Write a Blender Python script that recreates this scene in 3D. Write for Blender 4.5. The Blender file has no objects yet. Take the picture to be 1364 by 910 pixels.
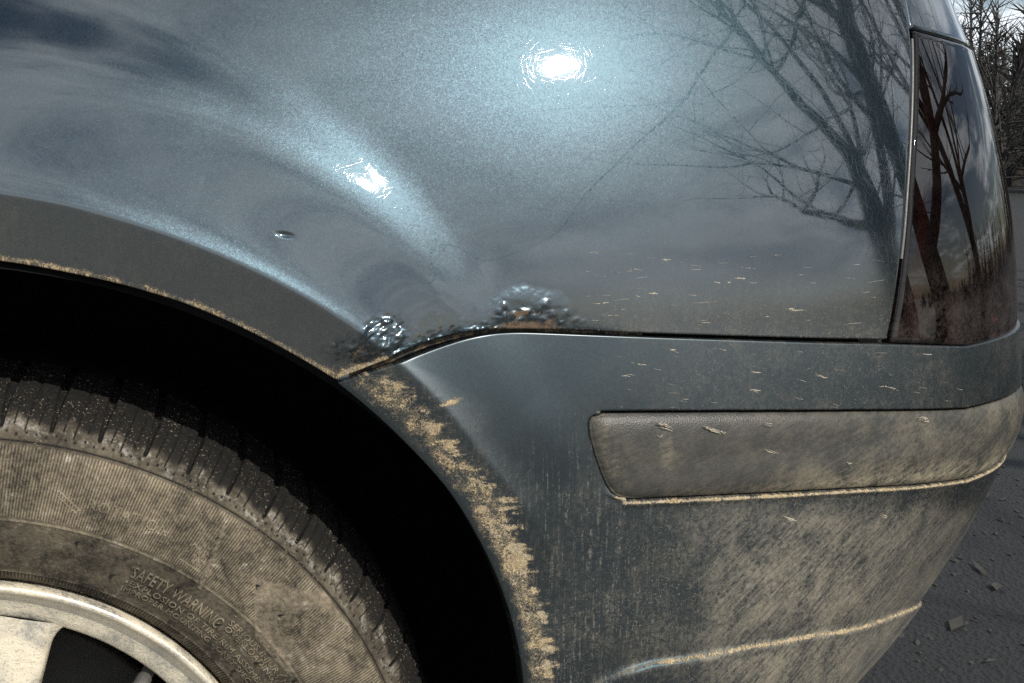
import bpy, bmesh, math, random
import numpy as np
from mathutils import Vector, Matrix
random.seed(7); rng = np.random.default_rng(7)
sc = bpy.context.scene
R = math.radians

# ------------------------------------------------------------------ camera
W, H, FPX, PITCH = 1364.0, 910.0, 1442.0, R(10)
CAM = np.array([0.0, -0.70*math.cos(PITCH), 0.67+0.70*math.sin(PITCH)])
cd = bpy.data.cameras.new('camera'); cam = bpy.data.objects.new('camera', cd); sc.collection.objects.link(cam)
cam.location = CAM; cam.rotation_euler = (R(90)-PITCH, 0, 0)
cd.lens = 36*FPX/W; cd.clip_start = 0.01; cd.clip_end = 2000
sc.camera = cam
FW = np.array([0, math.cos(PITCH), -math.sin(PITCH)]); UP = np.array([0, math.sin(PITCH), math.cos(PITCH)])

# ------------------------------------------------------------------ light, sky, exposure
SUN_AZ, SUN_EL = R(45), R(39)             # azimuth measured from -y towards +x
S = Vector((math.sin(SUN_AZ)*math.cos(SUN_EL), -math.cos(SUN_AZ)*math.cos(SUN_EL), math.sin(SUN_EL)))
ld = bpy.data.lights.new('sun', 'SUN'); ld.energy = 4.7; ld.angle = R(0.53); ld.color = (1, .95, .86)
sun = bpy.data.objects.new('sun', ld); sc.collection.objects.link(sun)
sun.rotation_euler = S.to_track_quat('Z', 'Y').to_euler(); sun.location = (3, -3, 4)
world = bpy.data.worlds.new('World'); sc.world = world; world.use_nodes = True
sc.view_settings.view_transform = 'Standard'; sc.view_settings.look = 'None'
sc.view_settings.exposure = 0.0; sc.view_settings.gamma = 1.0; sc.view_settings.use_curve_mapping = False
sc.render.engine = 'CYCLES'; sc.cycles.use_denoising = False
sc.cycles.max_bounces = 6; sc.cycles.sample_clamp_indirect = 4.0


class NT:
    """small node-tree builder"""
    def __init__(s, tree): s.t = tree; tree.nodes.clear()
    def n(s, typ, **kw):
        nd = s.t.nodes.new(typ)
        for k, v in kw.items():
            if k.startswith('i_'):
                key = k[2:].replace('_', ' ')
                key = int(key) if key.isdigit() else key
                s.put(nd.inputs[key], v)
            else: setattr(nd, k, v)
        return nd
    def put(s, sock, v):
        if hasattr(v, 'is_linked') or hasattr(v, 'links'): s.t.links.new(v, sock)
        else: sock.default_value = v
    def m(s, op, a, b=0.0, c=0.0, clamp=False):
        nd = s.t.nodes.new('ShaderNodeMath'); nd.operation = op; nd.use_clamp = clamp
        s.put(nd.inputs[0], a); s.put(nd.inputs[1], b); s.put(nd.inputs[2], c); return nd.outputs[0]
    def ss(s, x, a, b):            # smoothstep
        nd = s.t.nodes.new('ShaderNodeMapRange'); nd.interpolation_type = 'SMOOTHSTEP'
        s.put(nd.inputs[0], x); s.put(nd.inputs[1], a); s.put(nd.inputs[2], b); return nd.outputs[0]
    def mixc(s, f, a, b):
        nd = s.t.nodes.new('ShaderNodeMix'); nd.data_type = 'RGBA'
        s.put(nd.inputs[0], f); s.put(nd.inputs[6], a); s.put(nd.inputs[7], b); return nd.outputs[2]
    def noise(s, vec, scale, detail=4.0, rough=.6, dist=0.0, dim='3D'):
        nd = s.t.nodes.new('ShaderNodeTexNoise'); nd.noise_dimensions = dim
        s.put(nd.inputs['Vector'], vec); nd.inputs['Scale'].default_value = scale
        nd.inputs['Detail'].default_value = detail; nd.inputs['Roughness'].default_value = rough
        nd.inputs['Distortion'].default_value = dist; return nd.outputs['Fac']
    def mapping(s, vec, rot=0.0, scale=(1, 1, 1), loc=(0, 0, 0)):
        # rotate first, then stretch
        a = s.t.nodes.new('ShaderNodeMapping'); s.put(a.inputs['Vector'], vec)
        a.inputs['Rotation'].default_value = (0, 0, rot); a.inputs['Location'].default_value = loc
        b = s.t.nodes.new('ShaderNodeMapping'); s.t.links.new(a.outputs[0], b.inputs['Vector'])
        b.inputs['Scale'].default_value = scale; return b.outputs[0]
    def attr(s, name):
        nd = s.t.nodes.new('ShaderNodeAttribute'); nd.attribute_name = name; return nd.outputs['Fac']
    def bump(s, h, dist, strength=1.0, normal=None):
        nd = s.t.nodes.new('ShaderNodeBump'); s.put(nd.inputs['Height'], h)
        nd.inputs['Distance'].default_value = dist; nd.inputs['Strength'].default_value = strength
        if normal is not None: s.put(nd.inputs['Normal'], normal)
        return nd.outputs[0]
    def vm(s, op, a, b=(0, 0, 0), scale=None):
        nd = s.t.nodes.new('ShaderNodeVectorMath'); nd.operation = op
        s.put(nd.inputs[0], a); s.put(nd.inputs[1], b)
        if scale is not None: s.put(nd.inputs['Scale'], scale)
        return nd.outputs[0]
    def mixs(s, f, a, b):
        nd = s.t.nodes.new('ShaderNodeMixShader'); s.put(nd.inputs[0], f)
        s.t.links.new(a, nd.inputs[1]); s.t.links.new(b, nd.inputs[2]); return nd.outputs[0]
    def pbsdf(s, **kw):
        nd = s.t.nodes.new('ShaderNodeBsdfPrincipled')
        for k, v in kw.items(): s.put(nd.inputs[k.replace('_', ' ')], v)
        return nd.outputs[0]
    def out(s, sh):
        nd = s.t.nodes.new('ShaderNodeOutputMaterial'); s.t.links.new(sh, nd.inputs['Surface'])


def mat(name):
    m = bpy.data.materials.new(name); m.use_nodes = True; return m, NT(m.node_tree)

# sky: Nishita with a broken layer of pale cloud
w = NT(world.node_tree)
sky = w.n('ShaderNodeTexSky'); sky.sky_type = 'NISHITA'; sky.sun_disc = False
sky.sun_elevation = SUN_EL; sky.sun_rotation = R(180)-SUN_AZ
tc = w.n('ShaderNodeTexCoord')
sep = w.n('ShaderNodeSeparateXYZ', i_Vector=tc.outputs['Generated'])
den = w.m('ADD', w.m('MAXIMUM', sep.outputs[2], 0.0), 0.18)
cmb = w.n('ShaderNodeCombineXYZ', i_X=w.m('DIVIDE', sep.outputs[0], den), i_Y=w.m('DIVIDE', sep.outputs[1], den), i_Z=0.3)
cl = w.noise(cmb.outputs[0], 1.5, 8, .62, .4)
cf = w.ss(cl, .415, .60)
cf = w.m('MULTIPLY', cf, w.ss(sep.outputs[2], 0.0, .06))
cl2 = w.noise(cmb.outputs[0], 5.0, 6, .65, .2)
ccol = w.mixc(cl2, (9, 9.6, 10.6, 1), (21.5, 23.5, 24.5, 1))
wc = w.mixc(w.m('MULTIPLY', cf, .85), sky.outputs[0], ccol)
bg = w.n('ShaderNodeBackground', i_Color=wc, i_Strength=0.085)
wo = w.n('ShaderNodeOutputWorld'); world.node_tree.links.new(bg.outputs[0], wo.inputs[0])

# ------------------------------------------------------------------ numpy helpers
def smooth(x, a, b):
    t = np.clip((x-a)/(b-a), 0, 1); return t*t*(3-2*t)

def vnoise(x, y, seed=0):
    xi = np.floor(x).astype(np.int64); yi = np.floor(y).astype(np.int64)
    fx = x-xi; fy = y-yi; fx = fx*fx*(3-2*fx); fy = fy*fy*(3-2*fy)
    def h(a, b):
        n = (a*374761393+b*668265263+seed*982451653) & 0xffffffff
        n = ((n ^ (n >> 13))*1274126177) & 0xffffffff
        return ((n ^ (n >> 16)) & 0xffff)/65535.0
    return (h(xi, yi)*(1-fx)+h(xi+1, yi)*fx)*(1-fy)+(h(xi, yi+1)*(1-fx)+h(xi+1, yi+1)*fx)*fy

def fbm(x, y, o=4, seed=0):
    v = 0; a = .5; t = 0
    for i in range(o):
        v = v+a*vnoise(x*2**i, y*2**i, seed+i*17); t += a; a *= .5
    return v/t

def project(P):
    q = P-CAM; d = q@FW
    return W/2+q[..., 0]/d*FPX, H/2-(q@UP)/d*FPX

# ------------------------------------------------------------------ the body surface: plan curve (u) x height (z), inward offset d
_us = np.arange(-1.6, 1.8, .002)
_psi = np.interp(_us, [-1.6, -.5, -.3, -.1, .03, .12, .2, .28, .34, .40, .45, .50, .55, .60, .68, 1.8],
                 [13, 14, 15, 16, 17.5, 20, 23, 27.5, 32, 38, 45, 55, 66, 77, 88, 90])
_k = np.exp(-.5*(np.arange(-40, 41)/11.)**2); _k /= _k.sum()
_psi = np.convolve(np.pad(_psi, 40, mode='edge'), _k, 'valid')
_i0 = np.argmin(abs(_us))
_X = np.cumsum(np.cos(np.radians(_psi)))*.002; _X -= _X[_i0]
_Y = np.cumsum(np.sin(np.radians(_psi)))*.002; _Y -= _Y[_i0]
def tilt_table(zs, deg):
    z = np.arange(-.1, 1.4, .001); t = np.interp(z, zs, deg)
    k = np.exp(-.5*(np.arange(-60, 61)/16.)**2); k /= k.sum()
    t = np.convolve(np.pad(t, 60, mode='edge'), k, 'valid')
    d = np.cumsum(np.tan(np.radians(t)))*.001
    return z, d-np.interp(.672, z, d)
PZ, PD = tilt_table([.2, .60, .66, .70, .757, .80, .853, .885, .95, 1.03, 1.2], [-2, 0, 4, 8, 13, 16, 19.2, 21.6, 27, 33, 42])
BZ, BD = tilt_table([-.1, .3, .45, .5, .56, .60, .64, .68, .74, 1.2], [-6, -5, -3, -2, 0, 4, 9, 11, 13, 14])
KS = .955/.935
WHEEL = CAM+.955*(np.array([-.3804, -.0316, .294])-CAM); YAW = R(16)
UW = np.interp(WHEEL[0], _X, _us)+.006; ZW = WHEEL[2]
CRE = [np.array([-90., 90.]), np.array([.44, .44])]; RID = [np.array([-90., 90.]), np.array([.53, .53])]

def flare(u, z, bump=False):
    du, dz = u-UW, z-ZW; r = np.hypot(du, dz); phi = np.degrees(np.arctan2(du, np.maximum(dz, -.3)))
    rc = np.interp(phi, *CRE); rr = np.interp(phi, *RID)
    sg = np.interp(phi, [-10, 8, 22, 32, 45], [.024, .018, .013, .0115, .011])
    am = np.interp(phi, [-30, 5, 20, 30, 40, 52, 64], [.25, .27, .24, .205, .18, .10, 0.0])
    erf = lambda x: np.tanh(x*1.1283+.1009*x**3)
    h = am*sg*1.2533*(1-erf((r-rr)/(sg*1.4142)))
    # the lip of the arch: a crease, sloping up-facing outside it and down-facing inside it
    ac = np.interp(phi, [-40, 0, 40, 52, 66, 80], [.32, .33, .34, .30, .14, .08])
    x = r-rc; w_ = .0011
    sp = lambda t: w_*np.logaddexp(0, t/w_)
    L = np.interp(phi, [0, 20, 35], [.012, .0125, .013])
    pos = sp(x); neg = sp(-x)
    L = L*1.6; k_ = np.interp(phi, [-40, 48, 66], [1, 1, .2])
    h = h+.5*ac*L*np.exp(-pos/L)+.36*k_*.0042*np.exp(-pos/.0042)-np.interp(phi, [0, 45, 58, 70], [.42, .40, .14, .0])*neg
    return h

def tuck(u, z):
    t = smooth(u, .10, .46)
    return t*.62*np.maximum(0, .565-z)**1.4

def wave(u, z): return (fbm(u*9+40, z*9+40, 2, 77)-.5)*.0006
def d_panel(u, z): return np.interp(z, PZ, PD)-flare(u, z)-wave(u, z)
CREASE_Z = [np.array([-1., 1.]), np.array([.46, .46])]
def d_bumper(u, z):
    d = np.interp(z, BZ, BD)-flare(u, z)+tuck(u, z)-wave(u, z)
    zc = np.interp(u, *CREASE_Z)
    on = smooth(u, .035, .09)
    d = d-.0042*smooth(zc-z, -.0005, .005)*on*(1-.5*smooth(zc-z, .03, .14))
    d = d-.003*smooth(u, .045, .09)*smooth(z, .585, .56)*(1-smooth(u, .3, .4))   # flat flank behind the wheel, slightly proud
    return d
def surf(u, z, dfun, off=0.0):
    d = dfun(u, z)+off
    p = np.radians(np.interp(u, _us, _psi))
    n = np.stack([np.sin(p), -np.cos(p), np.zeros_like(p)], -1)
    P = np.stack([np.interp(u, _us, _X), np.interp(u, _us, _Y), z], -1)
    return P-n*d[..., None], n

def inv(px, dfun, off=0.0):
    px = np.asarray(px, float); u = (px[:, 0]-682)/2000; z = .67-(px[:, 1]-455)/2000
    for _ in range(40):
        a, b = project(surf(u, z, dfun, off)[0])
        e = 5e-4
        au, bu = project(surf(u+e, z, dfun, off)[0]); az, bz = project(surf(u, z+e, dfun, off)[0])
        J = np.stack([np.stack([(au-a)/e, (az-a)/e], -1), np.stack([(bu-b)/e, (bz-b)/e], -1)], -2)
        J = J+np.eye(2)*1e-6
        st = np.linalg.solve(J, np.stack([px[:, 0]-a, px[:, 1]-b], -1)[..., None])[..., 0]
        st = np.clip(st, -.03, .03)
        u = u+.7*st[:, 0]; z = z+.7*st[:, 1]
    return u, z

cre_px = [(90, 272), (179, 297), (268, 329), (357, 369), (401, 392), (458, 428), (500, 458)]
cre_pb = [(537, 488), (575, 522), (610, 562), (640, 602)]
rid_px = [(134, 56), (268, 101), (357, 148), (446, 208), (530, 275), (590, 330), (640, 385)]
rid_pb = [(655, 452), (690, 490), (715, 525)]
def polar(u, z): return np.degrees(np.arctan2(u-UW, z-ZW)), np.hypot(u-UW, z-ZW)
for _ in range(5):
    for tab, pa, pb, ends in ((CRE, cre_px, cre_pb, 1), (RID, rid_px, rid_pb, 1)):
        f1, r1 = polar(*inv(pa, d_panel)); f2, r2 = polar(*inv(pb, d_bumper))
        f = np.r_[f1, f2]; r = np.r_[r1, r2]; o = np.argsort(f); f = f[o]; r = r[o]
        co = np.polyfit(f, r, 3); fs = np.linspace(f[0], f[-1], 40); rs = np.polyval(co, fs)
        tab[0] = np.r_[-90, fs, 90]; tab[1] = np.r_[rs[0], rs, rs[-1]]
uu, zz = inv([(830, 893), (870, 882), (1000, 860), (1080, 846)], d_bumper)
_g = (zz[-1]-zz[-2])/(uu[-1]-uu[-2])
CREASE_Z[0] = np.r_[-1, uu[0]-.05, uu[0]-.02, uu, 1]; CREASE_Z[1] = np.r_[zz[0]-.05, zz[0]-.03, zz[0]-.008, zz, zz[-1]+1.75*_g*(1-uu[-1])]

# ------------------------------------------------------------------ object helpers
COL = sc.collection
def tag(o, label=None, cat=None, group=None, kind=None):
    for k, v in (('label', label), ('category', cat), ('group', group), ('kind', kind)):
        if v: o[k] = v
    return o
def empty(name, loc, parent=None):
    o = bpy.data.objects.new(name, None); COL.objects.link(o); o.empty_display_size = .05
    o.location = loc
    if parent: o.parent = parent
    return o
CAR0 = np.array([-0.35, 0.6, 0.0])
car = empty('parked_car', CAR0)
tag(car, 'dusty dark blue grey metallic car with rust blisters above its rear wheel arch', 'car')

def link_mesh(name, me, material, parent=None):
    o = bpy.data.objects.new(name, me); COL.objects.link(o)
    if material: me.materials.append(material)
    if parent: o.parent = parent
    return o
def raw_mesh(name, V, F, material, parent=None, smooth_=True, base=CAR0, attrs=None, uv=None):
    """V (n,3) world points, F (m,3|4) int array"""
    V = np.asarray(V, float)-(base if base is not None else 0); F = np.asarray(F, np.int32)
    me = bpy.data.meshes.new(name); k = F.shape[1]
    me.vertices.add(len(V)); me.vertices.foreach_set('co', V.astype(np.float32).ravel())
    me.loops.add(F.size); me.loops.foreach_set('vertex_index', F.ravel())
    me.polygons.add(len(F)); me.polygons.foreach_set('loop_start', np.arange(0, F.size, k, dtype=np.int32))
    me.polygons.foreach_set('use_smooth', np.full(len(F), smooth_))
    if uv is not None:
        l = me.uv_layers.new(name='UVMap'); l.data.foreach_set('uv', uv[F.ravel()].astype(np.float32).ravel())
    for n, a in (attrs or {}).items():
        at = me.attributes.new(n, 'FLOAT', 'POINT'); at.data.foreach_set('value', a.astype(np.float32).ravel())
    me.update(); me.validate()
    return link_mesh(name, me, material, parent)
def grid_faces(a, b, wrap=False):
    i = np.arange(a*b).reshape(a, b)
    if wrap: i = np.vstack([i, i[:1]])
    return np.stack([i[:-1, :-1], i[1:, :-1], i[1:, 1:], i[:-1, 1:]], -1).reshape(-1, 4)
def bm_mesh(name, bm, material, parent=None, smooth_=False, base=CAR0):
    if base is not None: bmesh.ops.translate(bm, vec=-Vector(base), verts=bm.verts)
    bmesh.ops.recalc_face_normals(bm, faces=bm.faces)
    me = bpy.data.meshes.new(name); bm.to_mesh(me); bm.free()
    if smooth_: me.polygons.foreach_set('use_smooth', [True]*len(me.polygons))
    return link_mesh(name, me, material, parent)

def patch(zt, zb, left, right, ns, nt, sw=1.0, tw=None):
    """grid of (u,z) between upper edge zt(u), lower edge zb(u) and two side curves (lists of u,z)"""
    t = np.linspace(0, 1, nt) if tw is None else tw
    def side(c):
        cu, cz = np.asarray(c[0]), np.asarray(c[1])
        tk = (zt(cu)-cz)/np.maximum(zt(cu)-zb(cu), 1e-6); o = np.argsort(tk)
        return np.interp(t, tk[o], cu[o])
    ul, ur = side(left), side(right)
    s = np.linspace(0, 1, ns)**sw
    U = ul[None, :]+(ur-ul)[None, :]*s[:, None]
    Z = zt(U)+(zb(U)-zt(U))*t[None, :]
    return U, Z
def curve(px, dfun, n=24, ext=None):
    """pixel polyline of an edge -> dense (u,z)"""
    u, z = inv(px, dfun); k = np.r_[0, np.cumsum(np.hypot(np.diff(u), np.diff(z)))]
    q = np.linspace(0, k[-1], n*len(px)); 
    U, Z = np.interp(q, k, u), np.interp(q, k, z)
    g = np.exp(-.5*(np.arange(-8, 9)/3.5)**2); g /= g.sum()
    def sm(a):
        p = np.r_[2*a[0]-a[8:0:-1], a, 2*a[-1]-a[-2:-10:-1]]
        return np.convolve(p, g, 'valid')
    return sm(U), sm(Z)
def fn(c):
    o = np.argsort(c[0]); a, b = c[0][o], c[1][o]; return lambda u: np.interp(u, a, b)

def skin(name, U, Z, dfun, material, hem=.0025, deep=.018, off=0.0, extra=None, attrs=None, parent=car, sides='lrtb'):
    P, N = surf(U, Z, dfun, off)
    if extra is not None: P = P+N*extra[..., None]
    A = dict(attrs or {}); A['_u'] = U; A['_z'] = Z
    al = [R(22), R(45), R(67), R(90)]
    def padside(P, N, axis, end):
        P = np.moveaxis(P, axis, 0); N = np.moveaxis(N, axis, 0)
        b, i = (P[0], P[2]) if end == 0 else (P[-1], P[-3]); nb = N[0] if end == 0 else N[-1]
        o = b-i; o = o-nb*(o*nb).sum(-1, keepdims=True); o = o/np.maximum(np.linalg.norm(o, axis=-1, keepdims=True), 1e-9)
        rows = [b+o*hem*math.sin(a)-nb*hem*(1-math.cos(a)) for a in al]+[b+o*hem-nb*deep]
        nr = [nb]*5
        if end == 0: P = np.concatenate([np.array(rows[::-1]), P]); N = np.concatenate([np.array(nr), N])
        else: P = np.concatenate([P, np.array(rows)]); N = np.concatenate([N, np.array(nr)])
        return np.moveaxis(P, 0, axis), np.moveaxis(N, 0, axis)
    for k, axis, end in (('l', 0, 0), ('r', 0, -1), ('t', 1, 0), ('b', 1, -1)):
        if k not in sides: continue
        P, N = padside(P, N, axis, end)
        pw = [(0, 0), (0, 0)]; pw[axis] = (5, 0) if end == 0 else (0, 5)
        A = {n: np.pad(a, pw, mode='edge') for n, a in A.items()}
    a, b = P.shape[:2]
    F = grid_faces(a, b)
    v = P.reshape(-1, 3)
    m = len(F)//2; q = F[m]; nn = np.cross(v[q[1]]-v[q[0]], v[q[2]]-v[q[0]])
    if nn@N.reshape(-1, 3)[q[0]] < 0: F = F[:, ::-1].copy()
    uv = np.stack([A.pop('_u').ravel(), A.pop('_z').ravel()], -1)
    return raw_mesh(name, v, F, material, parent, attrs={n: x.ravel() for n, x in A.items()}, uv=uv)

# ------------------------------------------------------------------ materials
def paint_mat(name, base=(.0122, .0232, .0310), flake=True, scratch=True, haze=.018):
    m, t = mat(name)
    uvn = t.n('ShaderNodeUVMap').outputs[0]
    geo = t.n('ShaderNodeNewGeometry')
    dust, mud, rust = t.attr('dust'), t.attr('mud'), t.attr('rust')
    # metallic flakes: each its own tint and tilt
    vo = t.n('ShaderNodeTexVoronoi', voronoi_dimensions='2D', i_Vector=uvn, i_Scale=2300.0)
    vo2 = t.n('ShaderNodeTexVoronoi', voronoi_dimensions='2D', i_Vector=uvn, i_Scale=900.0)
    fl = t.vm('SUBTRACT', vo.outputs['Color'], (.5, .5, .5)); fl2 = t.vm('SUBTRACT', vo2.outputs['Color'], (.5, .5, .5))
    nrm = t.vm('NORMALIZE', t.vm('ADD', geo.outputs['Normal'], t.vm('ADD', t.vm('SCALE', fl, scale=.08), t.vm('SCALE', fl2, scale=.03))))
    sepc = t.n('ShaderNodeSeparateColor', i_Color=vo.outputs['Color'])
    sp = t.m('MULTIPLY_ADD', sepc.outputs[0], .34, .83)
    big = t.noise(uvn, 9, 3, .5, 0, '2D')
    tint = t.mixc(big, tuple(c*.9 for c in base)+(1,), (base[0]*1.12, base[1]*1.08, base[2]*1.04, 1))
    col = t.vm('SCALE', tint, scale=sp)
    # fine wash scratches in many directions, in the clear coat only
    hs = None
    if scratch:
        for i in range(7):
            mp = t.mapping(uvn, i*math.pi/7+.17, (36, 1350, 1), (i*.37, i*.71, 0))
            nz = t.n('ShaderNodeTexNoise', noise_dimensions='2D', i_Vector=mp, i_Scale=1.0, i_Detail=1.0)
            k = t.ss(nz.outputs['Fac'], .66, .82)
            hs = k if hs is None else t.m('ADD', hs, k)
        orange = t.noise(uvn, 230, 2, .5, 0, '2D')
        hh = t.m('ADD', t.m('MULTIPLY', hs, -1.0), t.m('MULTIPLY', orange, .04))
        cn = t.bump(hh, .0000036, 1.0)
    else:
        cn = t.bump(t.noise(uvn, 230, 2, .5, 0, '2D'), .00002, 1.0)
    cw = .38 if haze > .1 else 1.0
    pd = dict(Base_Color=col, Metallic=.95, Roughness=.35 if haze < .1 else .42, Normal=nrm, Coat_Weight=t.m('MULTIPLY', t.m('SUBTRACT', 1.0, t.m('MINIMUM', t.m('MULTIPLY', rust, 3.2), .85)), cw), Coat_Roughness=t.m('MULTIPLY_ADD', t.m('ADD', t.m('MAXIMUM', t.m('SUBTRACT', dust, .03), 0.0), t.m('MULTIPLY', rust, .55)), .9, haze), Coat_Normal=cn, Coat_IOR=2.0)
    paint = t.pbsdf(**pd)
    # dust film
    f1 = t.noise(uvn, 260, 5, .75, .6, '2D'); f2 = t.noise(uvn, 28, 5, .6, .3, '2D')
    st = t.mapping(uvn, R(-38), (45, 420, 1)); f3 = t.noise(st, 1.0, 4, .6, .4, '2D')
    sv = t.mapping(uvn, 0, (520, 26, 1)); f4 = t.noise(sv, 1.0, 4, .6, .3, '2D')
    streak = t.mixc(t.attr('wipe'), f4, f3)
    body = t.m('MULTIPLY', t.m('ADD', t.m('MULTIPLY', f1, .8), t.m('ADD', t.m('MULTIPLY', f2, .55), t.m('MULTIPLY', streak, t.m('MULTIPLY_ADD', t.attr('wipe'), .35, .22)))), 1.0)
    dfac = t.m('MULTIPLY', t.m('MULTIPLY', dust, .85), t.ss(body, .68, 1.22), clamp=True)
    dcol = t.mixc(f2, (.20, .19, .165, 1), (.29, .25, .18, 1))
    sq = t.noise(uvn, 380, 3, .6, 2.2, '2D'); dfac = t.m('MAXIMUM', dfac, t.m('MULTIPLY', t.m('MULTIPLY', t.ss(sq, .60, .68), t.ss(dust, .03, .5)), .55))
    dn = t.bump(t.m('ADD', f1, streak), .0006, .8)
    dirt = t.pbsdf(Base_Color=dcol, Roughness=.85, Normal=dn)
    sh = t.mixs(t.m('MULTIPLY', dfac, .9), paint, dirt)
    df2 = t.m('MULTIPLY', t.attr('drip'), t.m('MULTIPLY', t.ss(f4, .52, .72), t.ss(f1, .42, .66)))
    sh = t.mixs(t.m('MULTIPLY', df2, .45), sh, t.pbsdf(Base_Color=(.34, .31, .26, 1), Roughness=.9))
    # rust stain
    rf = t.ss(t.m('ADD', t.m('MULTIPLY', t.noise(uvn, 300, 5, .7, .5, '2D'), .8), t.m('MULTIPLY', rust, 1.0)), .72, 1.0)
    rcol = t.mixc(f1, (.022, .014, .009, 1), (.15, .10, .058, 1))
    sh = t.mixs(t.m('MULTIPLY', rf, t.ss(rust, 0.0, .15)), sh, t.pbsdf(Base_Color=rcol, Roughness=.8, Normal=t.bump(f1, .0008, 1.0)))
    # caked mud
    g1 = t.noise(uvn, 400, 6, .70, 1.8, '2D'); g2 = t.noise(uvn, 85, 4, .6, .8, '2D'); g3 = t.noise(t.mapping(uvn, R(12), (60, 170, 1)), 1.0, 4, .6, .6, '2D')
    gs = t.m('ADD', t.m('MULTIPLY', g1, .50), t.m('ADD', t.m('MULTIPLY', g2, .38), t.m('MULTIPLY', g3, .22)))
    mf = t.m('MULTIPLY', t.ss(t.m('ADD', gs, mud), .98, 1.15), t.ss(mud, .0, .1))
    mcol = t.mixc(t.ss(g2, .3, .7), (.42, .36, .26, 1), (.46, .35, .20, 1))
    mcol = t.mixc(t.ss(g1, .40, .60), (.23, .18, .115, 1), mcol)
    mn = t.bump(t.m('ADD', g1, mf), .0009, 1.0)
    sh = t.mixs(mf, sh, t.pbsdf(Base_Color=mcol, Roughness=.95, Normal=mn))
    t.out(sh); return m
M_PAINT = paint_mat('metallic_paint')
M_BUMPER = paint_mat('bumper_paint', base=(.0145, .0275, .036), scratch=False, haze=.26)

def simple(name, col, rough=.6, metal=0, coat=0, bump_scale=None, bump_d=.001, vary=.3, spec=.5):
    m, t = mat(name); tc = t.n('ShaderNodeTexCoord').outputs['Object']
    nz = t.noise(tc, bump_scale or 60, 4)
    c = t.mixc(nz, tuple(x*(1-vary) for x in col)+(1,), tuple(x*(1+vary) for x in col)+(1,))
    t.out(t.pbsdf(Base_Color=c, Roughness=rough, Metallic=metal, Coat_Weight=coat, Specular_IOR_Level=spec, Normal=t.bump(nz, bump_d)))
    return m
M_BLACK = simple('black_liner_plastic', (.006, .006, .006), .95, spec=.1)
M_SEAL = simple('rubber_seal', (.008, .008, .008), .55, bump_scale=200, bump_d=.0003)

def flange_mat():
    m, t = mat('dirty_seam'); tc = t.n('ShaderNodeTexCoord').outputs['Object']
    a = t.noise(tc, 150, 5, .7); 
    c = t.mixc(t.ss(a, .42, .62), (.010, .009, .008, 1), (.13, .092, .055, 1))
    t.out(t.pbsdf(Base_Color=c, Roughness=.8, Normal=t.bump(a, .001))); return m
M_FLANGE = flange_mat()

# ------------------------------------------------------------------ quarter panel
low_px = [(75, 357), (160, 375), (245, 400), (300, 423), (350, 447), (400, 474), (447, 503)]
gap_px = [(447, 503), (474, 493), (520, 473), (578, 449), (610, 440), (640, 436.5), (700, 435), (800, 439), (1000, 446), (1185, 450)]
cl_ = curve(low_px, d_panel, 10); cg_ = curve(gap_px, d_panel, 10)
f0, r0 = polar(*cl_); ang = np.radians(np.linspace(-88, f0[0]-1, 60))
low_u = np.r_[UW+r0[0]*np.sin(ang), cl_[0], cg_[0][1:]]; low_z = np.r_[ZW+r0[0]*np.cos(ang), cl_[1], cg_[1][1:]]
low_u = np.r_[low_u, low_u[-1]+.4]; low_z = np.r_[low_z, low_z[-1]]
zlow = lambda u: np.interp(u, low_u, low_z)
UL = UW-.36
right_px = [(1150, -200), (1180, -100), (1203, 0), (1211, 33), (1213, 60), (1211, 150), (1205, 250), (1193, 380), (1186, 430), (1181, 447)]
pr = curve(right_px, d_panel, 8)
pr = (np.r_[pr[0][0]-.03, pr[0]], np.r_[1.12, pr[1]])
tw = np.linspace(0, 1, 430); tw = 1-(1-tw)**1.25
U, Z = patch(lambda u: np.full_like(u, 1.06), zlow, ([UL, UL], [1.06, .3]), pr, 960, 430, 1.0, tw)
P0, _ = surf(U, Z, d_panel); qx, qy = project(P0)
# rust blisters and dents, in metres outward
ex = np.zeros_like(U)
mmpx = 1/2000.
wx_, wy_ = 9*(fbm(qx/12, qy/12, 3, 101)-.5), 9*(fbm(qx/12, qy/12, 3, 103)-.5)
def blob(x, y, rx, h, ry=None, p=1.8):
    ry = ry or rx; q = ((qx+wx_-x)/rx)**2+((qy+wy_-y)/ry)**2
    return .40*h*np.maximum(0, 1-q)**p
for (x, y, rx, h, ry) in [(692, 392, 27, .0016, 15), (669, 405, 8, .0020, 8), (663, 415, 6, .0016, 9), (670, 420, 6, .0017, 8), (662, 425, 6, .0014, 6),
                          (683, 419, 8, .0018, 7), (699, 415, 12, .0022, 8), (712, 424, 10, .0016, 8), (727, 405, 11, .0022, 7), (720, 410, 6, .0012, 6),
                          (753, 418, 7, .0014, 6), (746, 429, 6, .0014, 5), (726, 426, 8, .0016, 7), (735, 417, 8, .0010, 7), (690, 428, 9, .0014, 6), (765, 427, 6, .0008, 5), (776, 430, 5, .0006, 4), (648, 430, 6, .0007, 4),
                          (444, 458, 7, .0015, 6), (465, 464, 8, .0017, 6), (477, 472, 7, .0016, 6), (455, 473, 9, .0013, 7), (436, 468, 7, .0011, 6), (493, 470, 8, .0014, 5), (486, 462, 6, .0012, 5), (505, 472, 8, .0014, 6), (462, 486, 9, .0014, 6), (450, 490, 6, .0012, 5)]:
    ex = np.maximum(ex, blob(x, y, rx, h, ry))
ex = ex+.0013*np.maximum(0, 1-((qx+wx_-703)/60)**2-((qy+wy_-412)/30)**2)**1.3+.0009*np.maximum(0, 1-((qx+wx_-468)/40)**2-((qy+wy_-468)/20)**2)**1.3
m1 = np.exp(-(((qx-705)/52)**2+((qy-416)/24)**2)*1.6); m1 = m1*smooth(qy, 378, 396)
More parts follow.
